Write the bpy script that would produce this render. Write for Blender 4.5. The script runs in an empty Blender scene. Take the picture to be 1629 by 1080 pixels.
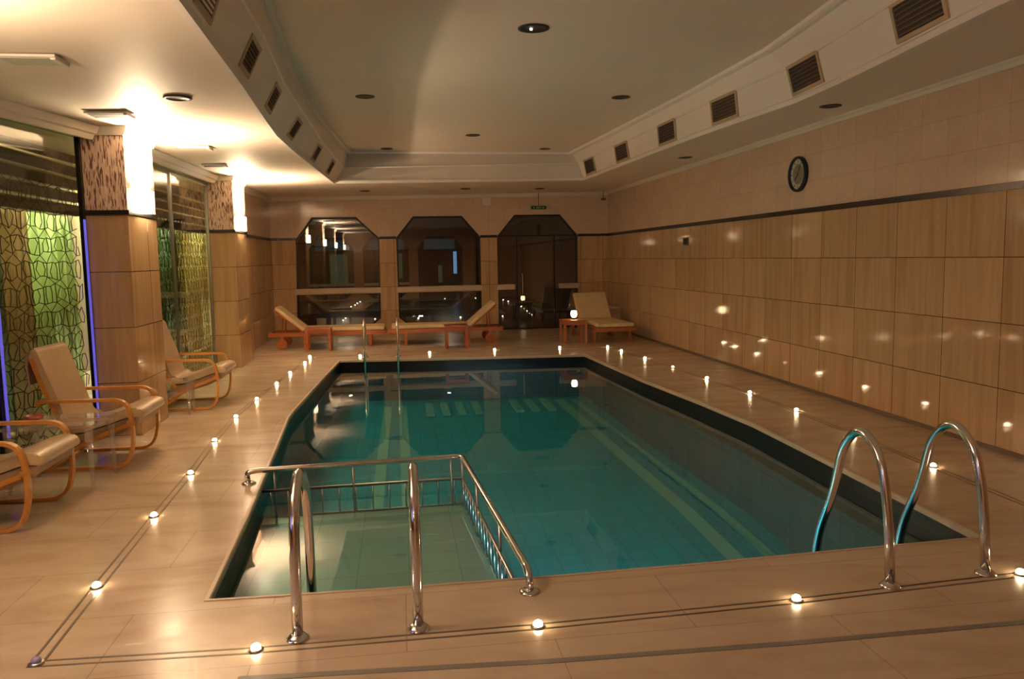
import bpy, bmesh, math, random
from mathutils import Vector, Matrix, Euler
from mathutils.geometry import tessellate_polygon
random.seed(7)
PI = math.pi
COL = bpy.context.scene.collection

# ------------------------------------------------------------------ materials
def newmat(name):
    m = bpy.data.materials.new(name); m.use_nodes = True
    nt = m.node_tree; b = nt.nodes['Principled BSDF']
    return m, nt, b
def L(nt, a, b): nt.links.new(a, b)
def plain(name, col, rough=.5, metal=0, spec=.5, emit=None, es=0, coat=0):
    m, nt, b = newmat(name)
    b.inputs['Base Color'].default_value = (*col, 1); b.inputs['Roughness'].default_value = rough
    b.inputs['Metallic'].default_value = metal; b.inputs['Specular IOR Level'].default_value = spec
    b.inputs['Coat Weight'].default_value = coat
    if emit: b.inputs['Emission Color'].default_value = (*emit, 1); b.inputs['Emission Strength'].default_value = es
    return m
def texco(nt, kind='Object'):
    return nt.nodes.new('ShaderNodeTexCoord').outputs[kind]
def mapping(nt, vec, scale=(1,1,1), loc=(0,0,0), rot=(0,0,0)):
    n = nt.nodes.new('ShaderNodeMapping'); n.inputs['Scale'].default_value = scale
    n.inputs['Location'].default_value = loc; n.inputs['Rotation'].default_value = rot
    L(nt, vec, n.inputs['Vector']); return n.outputs[0]
def noise(nt, vec, scale=5, detail=4, rough=.5, dist=0):
    n = nt.nodes.new('ShaderNodeTexNoise'); L(nt, vec, n.inputs['Vector'])
    n.inputs['Scale'].default_value = scale; n.inputs['Detail'].default_value = detail
    n.inputs['Roughness'].default_value = rough; n.inputs['Distortion'].default_value = dist
    return n.outputs[0]
def ramp(nt, fac, stops):
    n = nt.nodes.new('ShaderNodeValToRGB'); L(nt, fac, n.inputs[0])
    e = n.color_ramp.elements
    e[0].position = stops[0][0]; e[0].color = (*stops[0][1], 1)
    e[1].position = stops[-1][0]; e[1].color = (*stops[-1][1], 1)
    for p, c in stops[1:-1]:
        x = e.new(p); x.color = (*c, 1)
    return n.outputs[0]
def mix(nt, fac, a, b, mode='MIX'):
    n = nt.nodes.new('ShaderNodeMix'); n.data_type = 'RGBA'; n.blend_type = mode
    if isinstance(fac, (int, float)): n.inputs[0].default_value = fac
    else: L(nt, fac, n.inputs[0])
    for s, v in ((6, a), (7, b)):
        if isinstance(v, tuple): n.inputs[s].default_value = (*v, 1)
        else: L(nt, v, n.inputs[s])
    return n.outputs[2]
def swizzle(nt, vec, a, b):
    s = nt.nodes.new('ShaderNodeSeparateXYZ'); L(nt, vec, s.inputs[0])
    c = nt.nodes.new('ShaderNodeCombineXYZ')
    L(nt, s.outputs[a], c.inputs[0]); L(nt, s.outputs[b], c.inputs[1]); return c.outputs[0]
def brick(nt, vec, w, h, mortar, c1, c2, cm, offset=0, loc=(0,0,0)):
    v = mapping(nt, vec, loc=loc)
    n = nt.nodes.new('ShaderNodeTexBrick'); L(nt, v, n.inputs['Vector'])
    n.offset = offset; n.squash = 1
    n.inputs['Color1'].default_value = (*c1, 1); n.inputs['Color2'].default_value = (*c2, 1)
    n.inputs['Mortar'].default_value = (*cm, 1); n.inputs['Scale'].default_value = 1
    n.inputs['Mortar Size'].default_value = mortar; n.inputs['Mortar Smooth'].default_value = .3
    n.inputs['Brick Width'].default_value = w; n.inputs['Row Height'].default_value = h
    return n.outputs['Color'], n.outputs['Fac']
def bump(nt, b, h, strength=.1, dist=.01):
    n = nt.nodes.new('ShaderNodeBump'); n.inputs['Strength'].default_value = strength
    n.inputs['Distance'].default_value = dist; L(nt, h, n.inputs['Height']); L(nt, n.outputs[0], b.inputs['Normal'])

def travertine_wall(name, axis, loc, w=.655):
    """polished travertine slabs with vertical grain. axis 0 -> tiles run along X, 1 -> along Y"""
    m, nt, b = newmat(name)
    p = texco(nt); uv = swizzle(nt, p, axis, 2)
    colr, fac = brick(nt, uv, w, .5, .004, (.62,.435,.25), (.53,.365,.205), (.11,.06,.03), 0, loc)
    rnd, _ = brick(nt, uv, w, .5, .0, (0,0,0), (1,1,1), (.5,.5,.5), 0, loc)
    vm = nt.nodes.new('ShaderNodeVectorMath'); vm.operation = 'MULTIPLY_ADD'
    L(nt, rnd, vm.inputs[0]); vm.inputs[1].default_value = (9.7,9.7,5.3); L(nt, p, vm.inputs[2])
    q = vm.outputs[0]
    g = noise(nt, mapping(nt, q, (13,13,.55)), 2.4, 6, .68, .5)
    col = mix(nt, .40, colr, ramp(nt, g, [(.25,(.52,.40,.28)),(.5,(.84,.72,.56)),(.78,(1,.92,.80))]), 'MULTIPLY')
    g3 = noise(nt, mapping(nt, q, (4,4,.25)), 1.7, 3, .5)
    col = mix(nt, .7, col, ramp(nt, g3, [(.34,(.78,.70,.60)),(.5,(1,1,1)),(.66,(.88,.84,.80))]), 'MULTIPLY')
    L(nt, col, b.inputs['Base Color'])
    L(nt, ramp(nt, noise(nt, p, 6, 3), [(.3,(.055,)*3),(.8,(.11,)*3)]), b.inputs['Roughness'])
    inv = nt.nodes.new('ShaderNodeMath'); inv.operation = 'SUBTRACT'; inv.inputs[0].default_value = 1; L(nt, fac, inv.inputs[1])
    bump(nt, b, inv.outputs[0], .25, .004)
    return m
def ceramic(name, axis, loc):
    m, nt, b = newmat(name)
    p = texco(nt); uv = swizzle(nt, p, axis, 2)
    colr, fac = brick(nt, uv, .335, .29, .0025, (.70,.56,.43), (.66,.51,.39), (.48,.36,.27), 0, loc)
    n1 = noise(nt, p, 9, 5, .6, .6)
    band = noise(nt, p, 26, 3, .6, 1.5)
    col = mix(nt, .35, colr, ramp(nt, n1, [(.3,(.66,.50,.38)),(.7,(.90,.78,.64))]), 'MULTIPLY')
    col = mix(nt, .12, col, ramp(nt, band, [(.4,(.55,.28,.16)),(.6,(.76,.60,.44))]))
    L(nt, col, b.inputs['Base Color']); b.inputs['Roughness'].default_value = .11
    bump(nt, b, colr, .06, .002)
    return m
def floor_mat():
    m, nt, b = newmat('polished travertine floor')
    p = texco(nt); uv = swizzle(nt, p, 0, 1)
    colr, fac = brick(nt, uv, 1.2, .55, .0022, (.70,.60,.485), (.67,.57,.46), (.45,.36,.28), 0.5, (.62,.27,0))
    g = noise(nt, mapping(nt, p, (.55,1.7,1), rot=(0,0,.35)), 1.7, 8, .6, 1.6)
    g2 = noise(nt, mapping(nt, p, (.6,.8,1)), 1.1, 4, .5, .2)
    col = mix(nt, .6, colr, ramp(nt, g, [(.28,(.66,.50,.36)),(.5,(.86,.76,.64)),(.75,(.98,.94,.88))]), 'MULTIPLY')
    col = mix(nt, .5, col, ramp(nt, g2, [(.3,(.80,.72,.64)),(.7,(1,1,1))]), 'MULTIPLY')
    L(nt, col, b.inputs['Base Color'])
    L(nt, ramp(nt, g, [(.3,(.17,)*3),(.8,(.30,)*3)]), b.inputs['Roughness'])
    b.inputs['Specular IOR Level'].default_value = .55
    return m
def mosaic_mat():
    m, nt, b = newmat('broken stone mosaic')
    p = texco(nt)
    v = nt.nodes.new('ShaderNodeTexVoronoi'); L(nt, mapping(nt, p, (115,115,17)), v.inputs['Vector']); v.inputs['Scale'].default_value = 1
    sep = nt.nodes.new('ShaderNodeSeparateColor'); L(nt, v.outputs['Color'], sep.inputs[0])
    col = ramp(nt, sep.outputs[0], [(.0,(.13,.065,.05)),(.27,(.20,.11,.08)),(.31,(.55,.39,.29)),(1,(.72,.54,.41))])
    L(nt, col, b.inputs['Base Color']); b.inputs['Roughness'].default_value = .45
    bump(nt, b, v.outputs['Distance'], .4, .004)
    return m
def paint(name, col, rough=.45):
    m, nt, b = newmat(name)
    p = texco(nt)
    L(nt, mix(nt, .35, col, ramp(nt, noise(nt, p, 1.3, 4), [(.3,tuple(c*.9 for c in col)),(.7,col)])), b.inputs['Base Color'])
    b.inputs['Roughness'].default_value = rough
    bump(nt, b, noise(nt, p, 60, 3), .03, .002)
    return m
def wood(name, c1, c2, rough=.35, ax=(1,12,12)):
    m, nt, b = newmat(name)
    g = noise(nt, mapping(nt, texco(nt), ax), 4, 6, .6, .8)
    L(nt, ramp(nt, g, [(.3,c1),(.7,c2)]), b.inputs['Base Color']); b.inputs['Roughness'].default_value = rough
    return m
def fabric(name, c1, c2, rough=.6, bs=300):
    m, nt, b = newmat(name)
    g = noise(nt, texco(nt), 7, 5, .6)
    L(nt, ramp(nt, g, [(.3,c1),(.7,c2)]), b.inputs['Base Color']); b.inputs['Roughness'].default_value = rough
    bump(nt, b, noise(nt, texco(nt), bs, 2), .15, .002)
    return m
def cloth(name, c1, c2):
    m, nt, b = newmat(name)
    g = noise(nt, texco(nt), 3, 4, .6)
    col = ramp(nt, g, [(.3,c1),(.7,c2)]); L(nt, col, b.inputs['Base Color']); b.inputs['Roughness'].default_value = .8
    tr = nt.nodes.new('ShaderNodeBsdfTranslucent'); L(nt, col, tr.inputs[0])
    mx = nt.nodes.new('ShaderNodeMixShader'); mx.inputs[0].default_value = .55
    L(nt, b.outputs[0], mx.inputs[1]); L(nt, tr.outputs[0], mx.inputs[2]); L(nt, mx.outputs[0], nt.nodes['Material Output'].inputs[0])
    return m
def glass_mat(name, tint, refl_boost=0.0, rough=.0, ior=1.5, haze=0):
    m = bpy.data.materials.new(name); m.use_nodes = True; nt = m.node_tree; nt.nodes.clear()
    o = nt.nodes.new('ShaderNodeOutputMaterial'); mx = nt.nodes.new('ShaderNodeMixShader')
    t = nt.nodes.new('ShaderNodeBsdfTransparent'); t.inputs[0].default_value = (*tint, 1)
    g = nt.nodes.new('ShaderNodeBsdfGlossy'); g.inputs['Roughness'].default_value = rough
    # Schlick reflectance, the same seen from either side of the sheet
    f = nt.nodes.new('ShaderNodeLayerWeight'); f.inputs[0].default_value = .5
    pw = nt.nodes.new('ShaderNodeMath'); pw.operation = 'POWER'; pw.inputs[1].default_value = 5; L(nt, f.outputs['Facing'], pw.inputs[0])
    f0 = ((ior-1)/(ior+1))**2+refl_boost
    a = nt.nodes.new('ShaderNodeMath'); a.operation = 'MULTIPLY_ADD'; a.use_clamp = True
    a.inputs[1].default_value = 1-f0; a.inputs[2].default_value = f0
    L(nt, pw.outputs[0], a.inputs[0]); L(nt, a.outputs[0], mx.inputs[0])
    if haze:
        d = nt.nodes.new('ShaderNodeBsdfDiffuse'); d.inputs[0].default_value = (.85,.8,.78,1)
        hx = nt.nodes.new('ShaderNodeMixShader'); hx.inputs[0].default_value = haze
        L(nt, t.outputs[0], hx.inputs[1]); L(nt, d.outputs[0], hx.inputs[2]); t = hx
    L(nt, t.outputs[0], mx.inputs[1]); L(nt, g.outputs[0], mx.inputs[2]); L(nt, mx.outputs[0], o.inputs[0])
    return m, nt, g, f
def pool_tile(name, c1, c2, cm, sz=.2):
    m, nt, b = newmat(name)
    p = texco(nt)
    # pick coordinates so that floor and walls both show a grid
    geo = nt.nodes.new('ShaderNodeNewGeometry')
    sx = nt.nodes.new('ShaderNodeSeparateXYZ'); L(nt, geo.outputs['Normal'], sx.inputs[0])
    ab = nt.nodes.new('ShaderNodeMath'); ab.operation = 'ABSOLUTE'; L(nt, sx.outputs[2], ab.inputs[0])
    gt = nt.nodes.new('ShaderNodeMath'); gt.operation = 'GREATER_THAN'; gt.inputs[1].default_value = .7; L(nt, ab.outputs[0], gt.inputs[0])
    abx = nt.nodes.new('ShaderNodeMath'); abx.operation = 'ABSOLUTE'; L(nt, sx.outputs[0], abx.inputs[0])
    gx = nt.nodes.new('ShaderNodeMath'); gx.operation = 'GREATER_THAN'; gx.inputs[1].default_value = .7; L(nt, abx.outputs[0], gx.inputs[0])
    cf, _ = brick(nt, swizzle(nt, p, 0, 1), sz, sz, .005, c1, c2, cm)
    cx, _ = brick(nt, swizzle(nt, p, 1, 2), sz, sz, .005, c1, c2, cm)
    cy, _ = brick(nt, swizzle(nt, p, 0, 2), sz, sz, .005, c1, c2, cm)
    L(nt, mix(nt, gt.outputs[0], mix(nt, gx.outputs[0], cy, cx), cf), b.inputs['Base Color'])
    b.inputs['Roughness'].default_value = .3
    return m
M = {}
M['trav_y'] = travertine_wall('travertine slabs on side walls', 1, (-.17+.0, .012, 0))
M['trav_x'] = travertine_wall('travertine slabs on end walls', 0, (.1,.012,0), .5)
M['cer_y'] = ceramic('cream ceramic tiles on side walls', 1, (-.05,-2.04+.29*8,0))
M['cer_x'] = ceramic('cream ceramic tiles on end walls', 0, (.1,-2.04+.29*8,0))
M['floor'] = floor_mat()
M['mosaic'] = mosaic_mat()
M['ceiling'] = paint('warm white ceiling paint', (.86,.74,.62), .5)
M['band'] = paint('off white gypsum paint', (.88,.79,.72), .5)
M['cornice'] = paint('cornice paint', (.74,.68,.58), .5)
M['darkstrip'] = plain('black marble strip', (.018,.014,.012), .25)
M['inlay'] = plain('brown marble inlay', (.13,.085,.05), .35)
M['drain'] = plain('grey channel cover', (.22,.20,.17), .4)
M['coping'] = plain('honed travertine coping', (.55,.42,.30), .35)
M['blacktile'] = plain('black waterline tile', (.006,.007,.008), .3, 0, .3)
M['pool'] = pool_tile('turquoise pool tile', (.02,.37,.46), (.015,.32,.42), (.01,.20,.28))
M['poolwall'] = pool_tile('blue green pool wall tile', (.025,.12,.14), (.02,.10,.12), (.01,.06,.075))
M['poolstripe'] = plain('pale lane tile', (.26,.55,.46), .35)
M['shallow'] = pool_tile('pale stone shelf tile', (.42,.43,.35), (.38,.39,.32), (.28,.29,.24), .3)
M['chrome'] = plain('polished stainless steel', (.72,.70,.68), .12, 1)
M['steel'] = plain('brushed steel', (.45,.43,.40), .3, 1)
M['darkmetal'] = plain('dark bronze metal', (.03,.025,.02), .4, .6)
M['lattice'] = plain('blackened wire', (.012,.014,.012), .6)
M['ventdark'] = plain('dark vent interior', (.03,.02,.012), .7)  # near-black; holds the shade inside vents and ceiling spots as colour
M['slat'] = plain('brown vent blade', (.085,.052,.03), .5)
M['ventframe'] = plain('tan vent frame', (.50,.36,.22), .5)
M['bentwood'] = wood('honey birch bentwood', (.52,.22,.045), (.66,.31,.075), .28)
M['leather'] = fabric('cream leather', (.50,.36,.22), (.58,.43,.27), .32, 180)
M['leatherside'] = fabric('tan canvas', (.34,.22,.13), (.42,.28,.17), .6, 260)
M['teak'] = wood('red brown teak', (.30,.075,.018), (.42,.12,.03), .35)
M['cushion'] = fabric('cream canvas cushion', (.60,.44,.24), (.68,.52,.30), .7, 250)
M['black'] = plain('black rubber', (.01,.01,.01), .5)
M['white'] = plain('white plastic', (.75,.70,.62), .4)
M['shade'] = plain('frosted sconce glass', (.9,.85,.75), .5, emit=(1,.78,.50), es=26)
M['led'] = plain('lit lens', (1,.9,.8), .3, emit=(1,.74,.42), es=60)
M['leddim'] = plain('dim lens', (.8,.6,.4), .3, emit=(1,.6,.3), es=7)
M['ledoff'] = plain('violet lens', (.35,.33,.6), .15)  # violet reflection on the unlit lens put into its colour
M['blueled'] = plain('blue light tube', (.1,.1,.6), .3, emit=(.17,.14,.9), es=.45)
M['bluebright'] = plain('added blue glow', (.1,.1,.6), .3, emit=(.30,.36,1), es=2.2)
M['flame'] = plain('glowing candle glass', (1,.85,.6), .4, emit=(1,.76,.42), es=9)
M['bulb'] = plain('small bulb', (1,.9,.8), .4, emit=(1,.85,.65), es=6)
M['terracotta'] = plain('red clay dish', (.42,.09,.04), .35)
M['clockface'] = plain('clock face white', (.55,.52,.47), .35)
M['clockgrey'] = plain('clock centre grey', (.22,.20,.14), .4)
M['exitgreen'] = plain('dark green sign', (.004,.05,.02), .3)
M['signwhite'] = plain('pale pictogram', (.45,.5,.36), .5)
M['curt_green'] = cloth('green curtain', (.50,.62,.34), (.60,.70,.44))
M['curt_grey'] = cloth('sage curtain', (.22,.30,.20), (.34,.42,.28))
M['curt_orange'] = cloth('ochre curtain', (.42,.34,.20), (.50,.40,.26))
M['curt_olive'] = cloth('olive curtain', (.55,.54,.30), (.66,.62,.36))
M['board'] = wood('dark stained boards', (.05,.022,.01), (.09,.04,.018), .5)
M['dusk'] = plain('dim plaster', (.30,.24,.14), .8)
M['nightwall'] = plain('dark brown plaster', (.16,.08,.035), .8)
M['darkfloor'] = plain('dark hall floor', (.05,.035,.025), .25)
M['nightbar'] = plain('pale rail', (.40,.32,.22), .5)
M['bluepane'] = plain('glowing blue pane', (.05,.1,.2), .3, emit=(.3,.6,.9), es=.8)
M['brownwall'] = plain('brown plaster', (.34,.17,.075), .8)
M['tealpane'] = plain('glowing teal pane', (.02,.06,.055), .3, emit=(.10,.26,.26), es=.12)
M['greenpane'] = plain('glowing green pane', (.05,.06,.03), .3, emit=(.30,.42,.20), es=.13)
M['acrylic'], _nt, _g, _f = glass_mat('clear acrylic', (.95,.93,.93), .08, .05, 1.49, .14)
M['sideglass'], _nt, _g, _f = glass_mat('clear window glass', (.86,.9,.84), .03)
M['darkglass'], _nt, _g, _f = glass_mat('dark mirror glass', (.30,.33,.35), .10)
M['water'], _nt, _g, _f = glass_mat('pool water', (.62,.90,.93), .005, .0, 1.33)
_n = noise(_nt, mapping(_nt, texco(_nt), (1,1,1)), 2.2, 2, .4)
_bp = _nt.nodes.new('ShaderNodeBump'); _bp.inputs['Strength'].default_value = .05; _bp.inputs['Distance'].default_value = .02
L(_nt, _n, _bp.inputs['Height']); L(_nt, _bp.outputs[0], _g.inputs['Normal']); L(_nt, _bp.outputs[0], _f.inputs['Normal'])

# ------------------------------------------------------------------ mesh helpers
def link(name, bm, mat, parent=None, smooth=False, loc=None):
    me = bpy.data.meshes.new(name)
    bmesh.ops.recalc_face_normals(bm, faces=bm.faces)
    bm.to_mesh(me); bm.free()
    mats = mat if isinstance(mat, (list, tuple)) else [mat]
    for k in mats: me.materials.append(M[k])
    if smooth:
        for p in me.polygons: p.use_smooth = True
    o = bpy.data.objects.new(name, me); COL.objects.link(o)
    if loc: o.location = loc
    if parent: o.parent = parent
    return o
def struct(name, bm, mat, smooth=False):
    o = link(name, bm, mat, None, smooth); o['kind'] = 'structure'; return o
def tag(o, label, cat, group=None, kind=None):
    o['label'] = label; o['category'] = cat
    if group: o['group'] = group
    if kind: o['kind'] = kind
    return o
def thing(name, label, cat, loc=(0,0,0), rz=0, group=None):
    o = bpy.data.objects.new(name, None); COL.objects.link(o); o.empty_display_size = .1
    o.location = loc; o.rotation_euler = (0,0,rz)
    return tag(o, label, cat, group)
def copy_tree(o, label, loc=None, rz=None, parent=None):
    c = o.copy(); COL.objects.link(c); c.parent = parent
    if label: c['label'] = label
    if loc is not None: c.location = loc
    if rz is not None: c.rotation_euler = (0,0,rz)
    for ch in list(o.children): copy_tree(ch, None, None, None, c)
    return c
def box(bm, lo, hi, bev=0, mi=0, mtx=None):
    r = bmesh.ops.create_cube(bm, size=1)
    vs = r['verts']
    for v in vs:
        v.co = Vector(((v.co.x+.5)*(hi[0]-lo[0])+lo[0], (v.co.y+.5)*(hi[1]-lo[1])+lo[1], (v.co.z+.5)*(hi[2]-lo[2])+lo[2]))
    fs = list({f for v in vs for f in v.link_faces})
    if bev > 0:
        es = list({e for v in vs for e in v.link_edges})
        rb = bmesh.ops.bevel(bm, geom=es, offset=bev, segments=2, profile=.7, affect='EDGES')
        vs = list({v for f in rb['faces'] for v in f.verts} | {v for v in vs if v.is_valid})
        fs = list({f for v in vs for f in v.link_faces})
    if mtx: bmesh.ops.transform(bm, matrix=mtx, verts=vs)
    for f in fs: f.material_index = mi
    return vs
def smoothpath(pts, r, n=6):
    """round the corners of a polyline with radius-like distance r"""
    pts = [Vector(p) for p in pts]; out = [pts[0]]
    for i in range(1, len(pts)-1):
        a, b, c = pts[i-1], pts[i], pts[i+1]
        rr = min(r, (a-b).length*.49, (c-b).length*.49)
        p0 = b+(a-b).normalized()*rr; p1 = b+(c-b).normalized()*rr
        for k in range(n+1):
            t = k/n; out.append(p0*(1-t)**2+b*2*t*(1-t)+p1*t*t)
    out.append(pts[-1]); return out
def tube(bm, pts, r, n=12, closed=False, cap=True, sx=1, sy=1):
    pts = [Vector(p) for p in pts]; N = len(pts); rings = []
    def tan(i):
        if closed: return (pts[(i+1)%N]-pts[i-1]).normalized()
        if i == 0: return (pts[1]-pts[0]).normalized()
        if i == N-1: return (pts[-1]-pts[-2]).normalized()
        return ((pts[i+1]-pts[i]).normalized()+(pts[i]-pts[i-1]).normalized()).normalized()
    t = tan(0); up = Vector((0,0,1)) if abs(t.z) < .9 else Vector((0,1,0))
    nrm = (up-t*up.dot(t)).normalized()
    for i in range(N):
        t = tan(i); nrm = (nrm-t*nrm.dot(t)).normalized(); bn = t.cross(nrm)
        rad = r[i] if isinstance(r, (list, tuple)) else r
        rings.append([bm.verts.new(pts[i]+nrm*math.cos(2*PI*k/n)*rad*sx+bn*math.sin(2*PI*k/n)*rad*sy) for k in range(n)])
    for i in range(N if closed else N-1):
        A, B = rings[i], rings[(i+1)%N]
        for k in range(n): bm.faces.new((A[k], A[(k+1)%n], B[(k+1)%n], B[k]))
    if cap and not closed:
        bm.faces.new(rings[0][::-1]); bm.faces.new(rings[-1])
def lathe(bm, prof, n=24, c=(0,0,0), axis='z'):
    rings = []
    for r, z in prof:
        ring = []
        for k in range(n):
            a = 2*PI*k/n; x, y = r*math.cos(a), r*math.sin(a)
            p = (x,y,z) if axis == 'z' else ((z,x,y) if axis == 'x' else (x,z,y))
            ring.append(bm.verts.new((p[0]+c[0], p[1]+c[1], p[2]+c[2])))
        rings.append(ring)
    for A, B in zip(rings, rings[1:]):
        for k in range(n): bm.faces.new((A[k], A[(k+1)%n], B[(k+1)%n], B[k]))
    bm.faces.new(rings[0]); bm.faces.new(rings[-1])
def sweep(bm, path, prof, closed=False, flip=1, zf=None):
    """sweep cross-section prof [(offset to the left of travel, z)] along an XY path"""
    P = [Vector((p[0], p[1])) for p in path]; N = len(P); rings = []
    for i in range(N):
        if closed or 0 < i < N-1:
            d0 = (P[i]-P[i-1]).normalized(); d1 = (P[(i+1)%N]-P[i]).normalized()
        elif i == 0: d0 = d1 = (P[1]-P[0]).normalized()
        else: d0 = d1 = (P[-1]-P[-2]).normalized()
        n0 = Vector((-d0.y, d0.x)); n1 = Vector((-d1.y, d1.x))
        m = (n0+n1); m = m/max(m.length_squared*.5, .2)
        dz = zf(P[i].x, P[i].y) if zf else 0
        rings.append([bm.verts.new((P[i].x+m.x*o*flip, P[i].y+m.y*o*flip, z+dz)) for o, z in prof])
    K = len(prof)
    for i in range(N if closed else N-1):
        A, B = rings[i], rings[(i+1)%N]
        for k in range(K): bm.faces.new((A[k], A[(k+1)%K], B[(k+1)%K], B[k]))
    if not closed:
        bm.faces.new(rings[0]); bm.faces.new(rings[-1][::-1])
def fill(bm, loops, to3, flipn=False):
    """planar fill of an outer loop with holes; returns vert loops"""
    ls = [[Vector((p[0], p[1], 0)) for p in lp] for lp in loops]
    tris = tessellate_polygon(ls)
    flat = [p for lp in ls for p in lp]
    vs = [bm.verts.new(to3(p.x, p.y)) for p in flat]
    for t in tris:
        try: bm.faces.new([vs[i] for i in t])
        except ValueError: pass
    out = []; k = 0
    for lp in ls: out.append(vs[k:k+len(lp)]); k += len(lp)
    return out
def slab(bm, loops, to3a, to3b, mi=0):
    A = fill(bm, loops, to3a); B = fill(bm, loops, to3b)
    for la, lb in zip(A, B):
        n = len(la)
        for i in range(n): bm.faces.new((la[i], la[(i+1)%n], lb[(i+1)%n], lb[i]))
def prism(bm, poly, y0, y1, to3=None, bev=0):
    """extrude a polygon in (x,z) from y0 to y1"""
    A = [bm.verts.new((x, y0, z)) for x, z in poly]; B = [bm.verts.new((x, y1, z)) for x, z in poly]
    n = len(poly)
    fs = [bm.faces.new(A), bm.faces.new(B[::-1])]
    es = []
    for i in range(n):
        f = bm.faces.new((A[i], B[i], B[(i+1)%n], A[(i+1)%n])); fs.append(f)
    if bev:
        es = list({e for f in fs[:2] for e in f.edges})
        bmesh.ops.bevel(bm, geom=es, offset=bev, segments=3, profile=.6, affect='EDGES')
def BM(): return bmesh.new()
ORD = ['first','second','third','fourth','fifth','sixth','seventh','eighth','ninth','tenth','eleventh','twelfth']

# ------------------------------------------------------------------ layout
XR, YB, YF = 4.511, 16.876, -2.4          # right wall, far wall, wall behind
ZT, ZC = 2.013, 2.88                      # dark strip height, cornice underside
XL = -2.37                                # pool side of the columns
WATER = -.12
POOL = [(-.93,3.68),(-.98,4.98),(-1.03,5.87),(-1.08,6.78),(-1.15,8.0),(-1.15,8.4),(-1.09,9.88),(-.98,12.55),
        (.58,12.37),(2.87,12.18),(2.97,9.54),(3.10,7.86),(3.16,6.74),(3.13,5.56),(3.10,4.72),(3.09,4.2),(3.07,3.75),
        (2.11,3.71),(1.4,3.675),(.75,3.66),(-.15,3.66)]
def zs(X, Y):
    zl = min(max(2.74+(Y-7.5)*.0117, 2.72), 2.86); t = min(max((X+2.6)/7.1, 0), 1)
    return zl+(2.93-zl)*t
OUT = [(-.93,1.2),(-.98,3.99),(-1.04,5.77),(-1.12,7.3),(-1.155,8.1),(-1.15,9.2),(-1.12,10.5),(-1.04,13.6),
       (1.2,13.85),(3.31,14.0),(3.44,9.07),(3.50,8.06),(3.60,6.9),(3.55,6.1),(3.45,5.18),(3.33,4.15),(3.25,1.2)]
INN = [(-.80,1.4),(-.85,3.99),(-.88,5.9),(-.96,7.3),(-1.0,8.1),(-1.02,9.4),(-.98,10.7),(-.80,14.2),
       (1.2,14.22),(3.13,14.25),(3.38,9.25),(3.40,8.2),(3.42,7.1),(3.34,6.2),(3.26,5.5),(3.16,4.15),(3.10,1.4)]
ZI = 3.42
def ZM(x): return 3.10+(min(max(x,-1),3)+1)/4*.11
def MX(i, o): return (i[0]+(o[0]-i[0])*.6 if i[0] > 0 else max(-.95, min(-.87, i[0])) , i[1]+(o[1]-i[1])*.6)

# floor ----------------------------------------------------------
bm = BM()
outer = [(-6,YF-.4),(XR+.2,YF-.4),(XR+.2,YB+.24),(-6,YB+.24)]
fill(bm, [outer, POOL], lambda x, y: (x, y, 0))
struct('floor', bm, 'floor')
# coping nosing, black water line, pool walls (path runs clockwise: interior is on the right)
bm = BM(); sweep(bm, POOL, [(.012,.004),(-.006,.004),(-.012,-.002),(-.012,-.032),(.012,-.032)], closed=True); struct('trim_1', bm, 'coping')
bm = BM(); sweep(bm, POOL, [(0,-.034),(.03,-.034),(.03,-.24),(0,-.24)], closed=True); struct('trim_2', bm, 'blacktile')
bm = BM()
def pz(x, y): return -1.0+(y-3.6)*.039
n = len(POOL)
T = [bm.verts.new((x,y,-.235)) for x, y in POOL]; Bv = [bm.verts.new((x,y,pz(x,y))) for x, y in POOL]
for i in range(n): bm.faces.new((T[i],T[(i+1)%n],Bv[(i+1)%n],Bv[i]))
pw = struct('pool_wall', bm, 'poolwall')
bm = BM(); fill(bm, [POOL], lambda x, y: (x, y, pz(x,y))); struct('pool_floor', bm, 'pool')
# ledge around the pool under the water (overflow step)
bm = BM(); sweep(bm, POOL[9:17], [(-.0,-.26),(-.10,-.26),(-.10,-.30),(0,-.30)]); struct('trim_3', bm, 'poolwall')
# pale lane lines on the pool floor
k = 4
def stripe(name, pts, w):
    bm = BM(); rows = []
    for (x, y) in pts:
        rows.append([bm.verts.new((x-w/2,y,pz(x,y)+.006)), bm.verts.new((x+w/2,y,pz(x,y)+.006))])
    for a, b in zip(rows, rows[1:]): bm.faces.new((a[0],a[1],b[1],b[0]))
    return struct(name, bm, 'poolstripe')
stripe('trim_4', [(2.62,4.6),(2.62,7),(2.52,9),(2.40,12)], .15)
stripe('trim_5', [(2.92,4.6),(2.92,7),(2.80,9),(2.62,12)], .10)
stripe('trim_6', [(-.30,6.4),(-.28,8.8),(-.24,12)], .12)
stripe('trim_7', [(.02,6.4),(.0,8.8),(-.02,12)], .12)
bm = BM()
for x in (.32,.55,.78,1.02,1.62,1.86,2.10):
    box(bm, (x,11.2,-.69), (x+.11,12.1,-.655))
struct('trim_8', bm, 'poolstripe')
# shallow shelf
bm = BM()
slab(bm, [[(-1.02,5.70),(.40,5.72),(.53,3.60),(-.93,3.60)]], lambda x,y:(x,y,-.27), lambda x,y:(x,y,-.95))
struct('pool_shelf', bm, 'shallow')
# water
bm = BM(); fill(bm, [[(x,y) for x, y in POOL]], lambda x, y: (x, y, WATER))
w = link('pool_water', bm, 'water'); tag(w, 'still blue green water filling the indoor pool', 'water', kind='stuff')

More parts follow.
